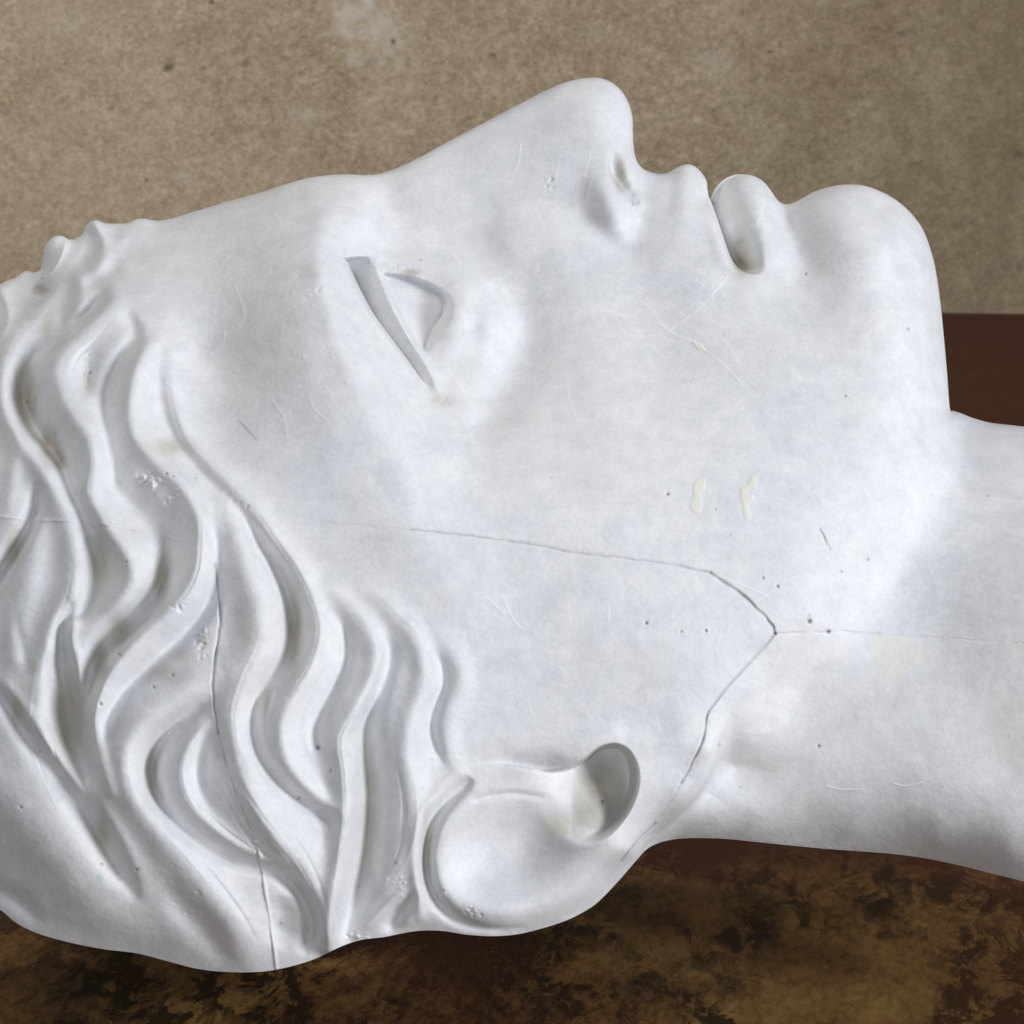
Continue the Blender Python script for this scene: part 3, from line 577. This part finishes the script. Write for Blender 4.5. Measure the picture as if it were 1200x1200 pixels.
# pin holes
for x, y, r in [(373, 877, 2.2), (118, 826, 1.8), (180, 806, 1.3), (202, 792, 1.2), (140, 768, 1.6), (1064, 386, 1.6), (782, 580, 1.6), (757, 731, 1.6), (827, 740, 1.4), (948, 729, 2.4), (970, 741, 2), (911, 688, 1.4), (894, 678, 1.2), (690, 1, 1),
                (944, 322, 1.2), (990, 465, 1.2), (351, 936, 1.4), (195, 556, 1.3), (203, 559, 1.2), (229, 561, 1.1), (32, 473, 1.6), (855, 628, 1.0), (1017, 657, 1.2), (986, 671, 1.0), (959, 875, 1.3), (843, 874, 1.5), (798, 741, 1.2),
                (160, 1020, 1.3), (24, 947, 1.2), (706, 940, 1.6), (119, 1013, 1.3)] + [(rng.uniform(100, 1180), rng.uniform(420, 980), rng.uniform(.6, 1.0)) for _ in range(12)]:
    if y < Y0 + 10: continue
    xa, ya = int(x - 6) - X0, int(y - 6) - Y0; s_ = (slice(ya, ya + 13), slice(xa, xa + 13)); d = np.hypot(GX[s_] - x, GY[s_] - y)
    F[s_] -= 2.5 * r * np.exp(-(d / r) ** 2); DARK[s_] = np.maximum(DARK[s_], .7 * np.exp(-(d / r) ** 2))
scratch([(960, 620), (966, 632), (972, 645)], .9, -1.5, 0)
stroke(DARK, [(960, 620, .9, .5), (967, 632, 1, .8), (968, 640, .9, .4)])
stroke(DARK, [(280, 493, 1, .3), (290, 505, 1.2, .5), (302, 517, 1, .3)])

def blob(M, x, y, rx_, ry_, a, ang=0.0):
    r = max(rx_, ry_) * 2.2; xa = max(int(x - r) - X0, 0); ya = max(int(y - r) - Y0, 0); s_ = (slice(ya, ya + int(2 * r)), slice(xa, xa + int(2 * r)))
    dx = GX[s_] - x; dy = GY[s_] - y; c, s = math.cos(ang), math.sin(ang)
    M[s_] += a * np.exp(-((dx * c + dy * s) / rx_) ** 2 - ((-dx * s + dy * c) / ry_) ** 2)
for b in [(32, 465, 11, 30, .9), (58, 520, 9, 22, .8), (70, 540, 6, 12, .8), (15, 640, 9, 22, .7), (82, 840, 15, 45, .9), (48, 341, 9, 5, .9), (727, 205, 6, 17, 1.0), (706, 925, 26, 34, .8), (690, 958, 24, 20, .4),
          (868, 300, 9, 22, .8), (876, 312, 12, 8, .3), (345, 740, 9, 50, .55), (312, 820, 7, 20, .4), (190, 680, 8, 30, .7), (140, 740, 12, 20, .6), (118, 775, 8, 18, .9), (178, 905, 6, 30, .5), (432, 960, 12, 90, .35),
          (200, 525, 22, 10, .45), (195, 790, 28, 12, .35), (217, 770, 18, 10, .35), (500, 995, 5, 40, .5), (118, 660, 12, 40, .45), (520, 470, 14, 9, .3), (690, 228, 12, 12, .12), (120, 975, 9, 30, .5), (862, 888, 14, 26, .15), (900, 900, 30, 30, .12),
          (655, 968, 12, 8, .3), (104, 450, 6, 12, .45), (55, 385, 8, 14, .3), (482, 320, 10, 4, .5), (20, 830, 6, 20, .5), (1185, 850, 30, 60, .15), (1060, 900, 70, 50, .08), (240, 750, 7, 9, .4)]:
    blob(DIRT, *b[:4], b[4] * .72)
CREAM = np.zeros_like(F)
for pts in ([(811, 575), (814, 565), (822, 560), (827, 562), (826, 574), (821, 582), (824, 588), (819, 602), (811, 600), (808, 590), (813, 583)],
            [(868, 572), (876, 568), (880, 558), (886, 560), (887, 574), (880, 574), (876, 580), (884, 580), (882, 588), (876, 592), (880, 600), (877, 611), (871, 606), (870, 592), (867, 584)],
            [(1018, 748), (1040, 744), (1072, 750), (1095, 765), (1085, 778), (1068, 785), (1055, 802), (1040, 800), (1030, 785)],
            [(1178, 756), (1215, 754), (1215, 775), (1190, 770)], [(640, 960), (655, 955), (668, 968), (672, 980), (655, 984), (640, 975)],
            [(826, 532), (832, 528), (834, 534), (828, 538)], [(811, 400), (822, 403), (826, 412), (816, 410)]):
    sl, m = region([(x, y, 1.6) for x, y in pts]); a = .95 if pts[0][0] in (811, 868) else (.5 if pts[0][0] == 1018 else .35)
    CREAM[sl] = np.maximum(CREAM[sl], m * a)
    if a > .9: F[sl] += m * .8
blob(CREAM, 815, 845, 12, 10, .35); blob(CREAM, 655, 970, 14, 9, .7); blob(BLUE, 118, 1030, 4, 4, .8); blob(BLUE, 468, 765, 8, 12, .35); blob(CREAM, 690, 105, 12, 8, .3)
blob(CREAM, 1180, 880, 30, 60, .2); blob(CREAM, 850, 850, 10, 16, .3)

F += blur(rng.randn(*F.shape), 1.3) * .16 + blur(rng.randn(*F.shape), 5) * 1.6 + blur(rng.randn(*F.shape), 16) * 6
DEPTH = np.maximum(BASE + F, 1.0)

# ---------------------------------------------------------------- mesh lattice
def outline_fn(P):
    C = crom(P, 1.0)[:, :2]; x = np.maximum.accumulate(C[:, 0]) + np.arange(len(C)) * 1e-6
    return x, C[:, 1]
tx, ty = outline_fn(TOP); bx_, by_ = outline_fn(BOT)
arc = np.concatenate([[0], np.cumsum(np.hypot(np.diff(tx), np.diff(ty)) * .9 + np.diff(tx) * .3)])
xe = tx[-1]; NC = 1500; NR = 1000; NF = 90
xs = np.interp(np.linspace(0, arc[-1], NC), arc, tx)
yt = np.interp(xs, tx, ty); yb = np.interp(xs, bx_, by_)
t = np.linspace(0, 1, NR); tt = .5 * t + .5 * (1 - np.cos(np.pi * t)) / 2
tt = np.where(t < .5, (1 - np.cos(np.pi * t)) / 2 * .75 + t * .25, tt * 0 + .25 * t + .75 * ((1 - np.cos(np.pi * t)) / 2))
def sample(M, x, y):
    fx = np.clip(x - X0, 0, W - 1.001); fy = np.clip(y - Y0, 0, H - 1.001); i = fx.astype(int); j = fy.astype(int); a = fx - i; b = fy - j
    return (M[j, i] * (1 - a) + M[j, i + 1] * a) * (1 - b) + (M[j + 1, i] * (1 - a) + M[j + 1, i + 1] * a) * b
def lattice(tv):
    U = np.broadcast_to(xs[None], (len(tv), NC)).copy(); V = yt[None] + (yb - yt)[None] * tv[:, None]
    Dp = sample(DEPTH, U, V)
    edge = np.clip((V - yt[None]) / 1.5, 0, 1) ** .5; Dp = Dp * edge       # closes on the profile line
    left = np.clip((U - (xs[0])) / 6, 0, 1) ** .5; Dp = Dp * left
    return U, V, Dp
def world_pos(U, V, Dp, side):
    s = (DC - Dp * K) / DC
    a = (U - 600) * K * s; b = -(V - 600) * K * s
    w = Dp * K * side
    return ORG + a[..., None] * AX_R + b[..., None] * AX_U + w[..., None] * AX_B
U1, V1, D1 = lattice(tt); P1 = world_pos(U1, V1, D1, 1)
tf = np.linspace(0, 1, NF); tf = .35 * tf + .65 * (1 - np.cos(np.pi * tf)) / 2
U2, V2, D2 = lattice(tf); P2 = world_pos(U2, V2, D2, -1)
NB = 12                                                       # the hollowed back between the two rims
bw = np.linspace(1, -1, NB + 2)[1:-1]
sB = (DC - D1[-1] * K) / DC
Pb = np.stack([ORG + ((xs - 600) * K * sB)[:, None] * AX_R + ((-(yb - 600) * K * sB) + 0.012 * (1 - w * w) * np.clip((yb - yt) / 200, 0, 1))[:, None] * AX_U + (D1[-1] * K * w)[:, None] * AX_B for w in bw])
ALL = np.concatenate([P1, Pb, P2[::-1][:-1]])                  # rows run near top -> near rim -> back -> far rim -> far top
rows = ALL.shape[0]
rgU = np.concatenate([U1, np.broadcast_to(xs[None], (NB, NC)), U2[::-1][:-1]]); rgV = np.concatenate([V1, np.broadcast_to(yb[None], (NB, NC)), V2[::-1][:-1]])
# the last row closes back on row 0
idx = np.arange(rows * NC).reshape(rows, NC); idc = np.vstack([idx, idx[:1]])
quads = np.stack([idc[:-1, :-1], idc[1:, :-1], idc[1:, 1:], idc[:-1, 1:]], -1).reshape(-1, 4)
verts = ALL.reshape(-1, 3)
lowest = verts[(rgU.ravel() > -230)][:, 2].min()
print('LOWEST', lowest)
verts[:, 2] += TABLE_Z + 0.0002 - lowest if abs(lowest) < 0.004 else 0

# normals of the whole cast, so the parts meet without a visible joint
def vnormals(v, q):
    a, b, c, d = (v[q[:, i]] for i in range(4)); n = np.cross(c - a, d - b); N = np.zeros_like(v)
    for i in range(4):
        for k in range(3): N[:, k] += np.bincount(q[:, i], n[:, k], len(v))
    return N / (np.linalg.norm(N, axis=1, keepdims=True) + 1e-20)
VN = vnormals(verts, quads)

# which part each quad belongs to
HAIRLINE = [(-300, 0), (185, 240), (176, 300), (160, 340), (176, 375), (192, 420), (200, 475), (222, 515), (262, 550), (305, 588), (340, 625), (372, 655), (420, 672), (465, 702), (505, 735), (538, 775), (546, 805), (534, 840), (533, 875), (548, 906), (528, 930), (502, 962), (492, 1000), (500, 1045), (520, 1078), (560, 1094), (575, 1110), (575, 1300), (-300, 1300)]
EARP = [(548, 906), (575, 922), (590, 897), (630, 900), (660, 903), (682, 893), (700, 878), (720, 873), (745, 878), (775, 870), (800, 850), (830, 832), (846, 855), (844, 895), (824, 930), (798, 958), (770, 984), (740, 1030), (690, 1110), (575, 1110), (560, 1094), (520, 1078), (500, 1045), (492, 1000), (502, 962), (528, 930)]
EYEP = [(446, 320), (470, 321), (490, 327), (512, 337), (526, 350), (525, 368), (514, 392), (500, 412), (488, 400), (470, 365), (455, 337)]
NECKP = [(1113, 470), (1112, 500), (1090, 575), (1045, 645), (990, 705), (945, 735), (905, 775), (870, 810), (846, 855), (844, 895), (824, 930), (798, 958), (770, 984), (760, 1300), (1500, 1300), (1500, 300), (1120, 470)]
def inside(poly, x, y):
    r = np.zeros(x.shape, bool); n = len(poly)
    for i in range(n):
        xa, ya = poly[i]; xb, yb2 = poly[(i + 1) % n]
        if ya == yb2: continue
        r ^= ((ya > y) != (yb2 > y)) & (x < (xb - xa) * (y - ya) / (yb2 - ya) + xa)
    return r
qu = rgU.ravel()[quads[:, 0]]; qv = rgV.ravel()[quads[:, 0]]
part = np.zeros(len(quads), int)
part[inside(NECKP, qu, qv)] = 3
part[inside(HAIRLINE, qu, qv)] = 1
part[inside(EARP, qu, qv)] = 2
part[inside(EYEP, qu, qv)] = 4

nA = P1.shape[0] * NC
def attr(M):
    v = np.zeros(len(verts)); v[:nA] = sample(M, U1, V1).ravel()
    v[nA + NB * NC:] = sample(M, U2, V2)[::-1][:-1].ravel() * .5
    return np.clip(v, 0, 1)
A_dirt, A_pale, A_dark, A_cream, A_blue = (attr(M) for M in (DIRT, PALE, DARK, CREAM, BLUE))

def plaster_material():
    t = NT('white_plaster')
    tc = t.n('ShaderNodeTexCoord').outputs['Object']
    c1 = t.n('ShaderNodeAttribute', attribute_name='marks'); s1 = t.n('ShaderNodeSeparateColor'); t.l(c1.outputs['Color'], s1.inputs[0])
    c2 = t.n('ShaderNodeAttribute', attribute_name='paint'); s2 = t.n('ShaderNodeSeparateColor'); t.l(c2.outputs['Color'], s2.inputs[0])
    n1 = t.noise(tc, 22, 5, 0.6, 0.3); n2 = t.noise(tc, 160, 6, 0.65); n3 = t.noise(tc, 900, 3, 0.6); n4 = t.noise(tc, 55, 4, 0.6, 0.5)
    col = t.ramp(n1, [(0.32, (0.70, 0.72, 0.76)), (0.5, (0.78, 0.79, 0.81)), (0.68, (0.83, 0.82, 0.81))])
    col = t.mix(t.math('MULTIPLY', t.ramp(n4, [(0.40, (0, 0, 0)), (0.68, (1, 1, 1))]), 0.45), col, (0.80, 0.785, 0.76))
    wv = t.n('ShaderNodeMapping'); wv.inputs['Rotation'].default_value = (0.3, 0.9, 0.2); wv.inputs['Scale'].default_value = (30, 260, 320); t.l(tc, wv.inputs['Vector'])
    rub = t.noise(wv.outputs[0], 1.0, 5, 0.65, 0.6)
    col = t.mix(t.math('MULTIPLY', t.ramp(rub, [(0.52, (0, 0, 0)), (0.66, (1, 1, 1))]), 0.30), col, (0.90, 0.905, 0.91))
    col = t.mix(t.math('MULTIPLY', t.ramp(rub, [(0.34, (1, 1, 1)), (0.44, (0, 0, 0))]), 0.22), col, (0.58, 0.59, 0.61))
    col = t.mix(0.36, col, t.ramp(n2, [(0.34, (0.58, 0.59, 0.62)), (0.66, (0.90, 0.90, 0.90))]))
    col = t.mix(0.18, col, t.ramp(n3, [(0.3, (0.56, 0.56, 0.58)), (0.7, (0.9, 0.9, 0.9))]))
    d = t.math('MULTIPLY', s1.outputs[0], t.ramp(n2, [(0.25, (0.6, 0.6, 0.6)), (0.6, (1, 1, 1))]))
    col = t.mix(t.ramp(d, [(0.0, (0, 0, 0)), (0.25, (0.55, 0.55, 0.55)), (0.8, (0.95, 0.95, 0.95))]), col, t.mix(t.ramp(n2, [(0.35, (0, 0, 0)), (0.65, (1, 1, 1))]), (0.31, 0.275, 0.20), (0.54, 0.50, 0.40)))
    col = t.mix(s2.outputs[0], col, t.mix(n2, (0.74, 0.745, 0.62), (0.83, 0.84, 0.74)))
    col = t.mix(t.math('MULTIPLY', s2.outputs[1], 0.6), col, (0.35, 0.62, 0.62))
    col = t.mix(t.math('MULTIPLY', s1.outputs[1], 0.85), col, (0.93, 0.93, 0.93))
    col = t.mix(s1.outputs[2], col, (0.20, 0.19, 0.175))
    # old faint dark specks
    vo = t.n('ShaderNodeTexVoronoi', i_Scale=95.0); t.l(tc, vo.inputs['Vector'])
    spk = t.math('MULTIPLY', t.ramp(vo.outputs['Distance'], [(0.03, (1, 1, 1)), (0.07, (0, 0, 0))]), t.ramp(n4, [(0.56, (0, 0, 0)), (0.6, (1, 1, 1))]))
    col = t.mix(t.math('MULTIPLY', spk, 0.5), col, (0.3, 0.3, 0.3))
    t.l(col, t.b.inputs['Base Color'])
    t.l(t.math('ADD', 0.42, t.math('MULTIPLY', n2, 0.25)), t.b.inputs['Roughness'])
    t.b.inputs['Specular IOR Level'].default_value = 0.35
    b1 = t.n('ShaderNodeBump', i_Strength=0.35, i_Distance=0.0004)
    t.l(t.math('ADD', t.math('MULTIPLY', n3, 0.5), n2), b1.inputs['Height'])
    t.l(b1.outputs[0], t.b.inputs['Normal'])
    return t.m
pm = plaster_material()

head = bpy.data.objects.new('plaster_head', None); scene.collection.objects.link(head)
head.location = (0, 0, TABLE_Z)
tag(head, 'white plaster cast of a classical head lying on its back on the worn table', 'sculpture')

def make_part(name, k, parent, extra=None):
    q = quads[part == k] if extra is None else extra
    used = np.unique(q); remap = np.full(len(verts), -1); remap[used] = np.arange(len(used)); q = remap[q]
    v = verts[used] - np.array((0, 0, TABLE_Z)); me = bpy.data.meshes.new(name)
    me.vertices.add(len(v)); me.vertices.foreach_set('co', v.astype(np.float32).ravel())
    me.loops.add(q.size); me.loops.foreach_set('vertex_index', q.astype(np.int32).ravel())
    me.polygons.add(len(q)); me.polygons.foreach_set('loop_start', np.arange(0, q.size, 4, dtype=np.int32))
    me.update(calc_edges=True)
    me.polygons.foreach_set('use_smooth', np.ones(len(q), bool))
    for an, ch in (('marks', (A_dirt, A_pale, A_dark)), ('paint', (A_cream, A_blue, A_blue * 0))):
        a = me.attributes.new(an, 'FLOAT_COLOR', 'POINT')
        c = np.ones((len(used), 4), np.float32)
        for i in range(3): c[:, i] = ch[i][used]
        a.data.foreach_set('color', c.ravel())
    me.normals_split_custom_set_from_vertices(VN[used].astype(np.float32))
    me.materials.append(pm)
    o = bpy.data.objects.new(name, me); scene.collection.objects.link(o); o.parent = parent
    return o

face = make_part('face', 0, head)
make_part('hair', 1, head)
# the two ears are separate parts: near side and far side
qi = np.where(part == 2)[0]; rowof = quads[:, 0] // NC
make_part('ear', 2, head, quads[(part == 2) & (rowof < NR + NB // 2)])
make_part('ear', 2, head, quads[(part == 2) & (rowof >= NR + NB // 2)])
make_part('neck', 3, head)
make_part('eye', 4, face, quads[(part == 4) & (rowof < NR)])
make_part('eye', 4, face, quads[(part == 4) & (rowof >= NR)])

# flat base of the neck
ring = idx[:, -1]; me = bpy.data.meshes.new('base'); v = verts[ring] - np.array((0, 0, TABLE_Z))
c = v.mean(0); n = len(ring)
me.from_pydata([tuple(p) for p in v] + [tuple(c)], [], [(i, (i + 1) % n, n) for i in range(n)])
me.materials.append(pm); o = bpy.data.objects.new('base', me); scene.collection.objects.link(o); o.parent = head
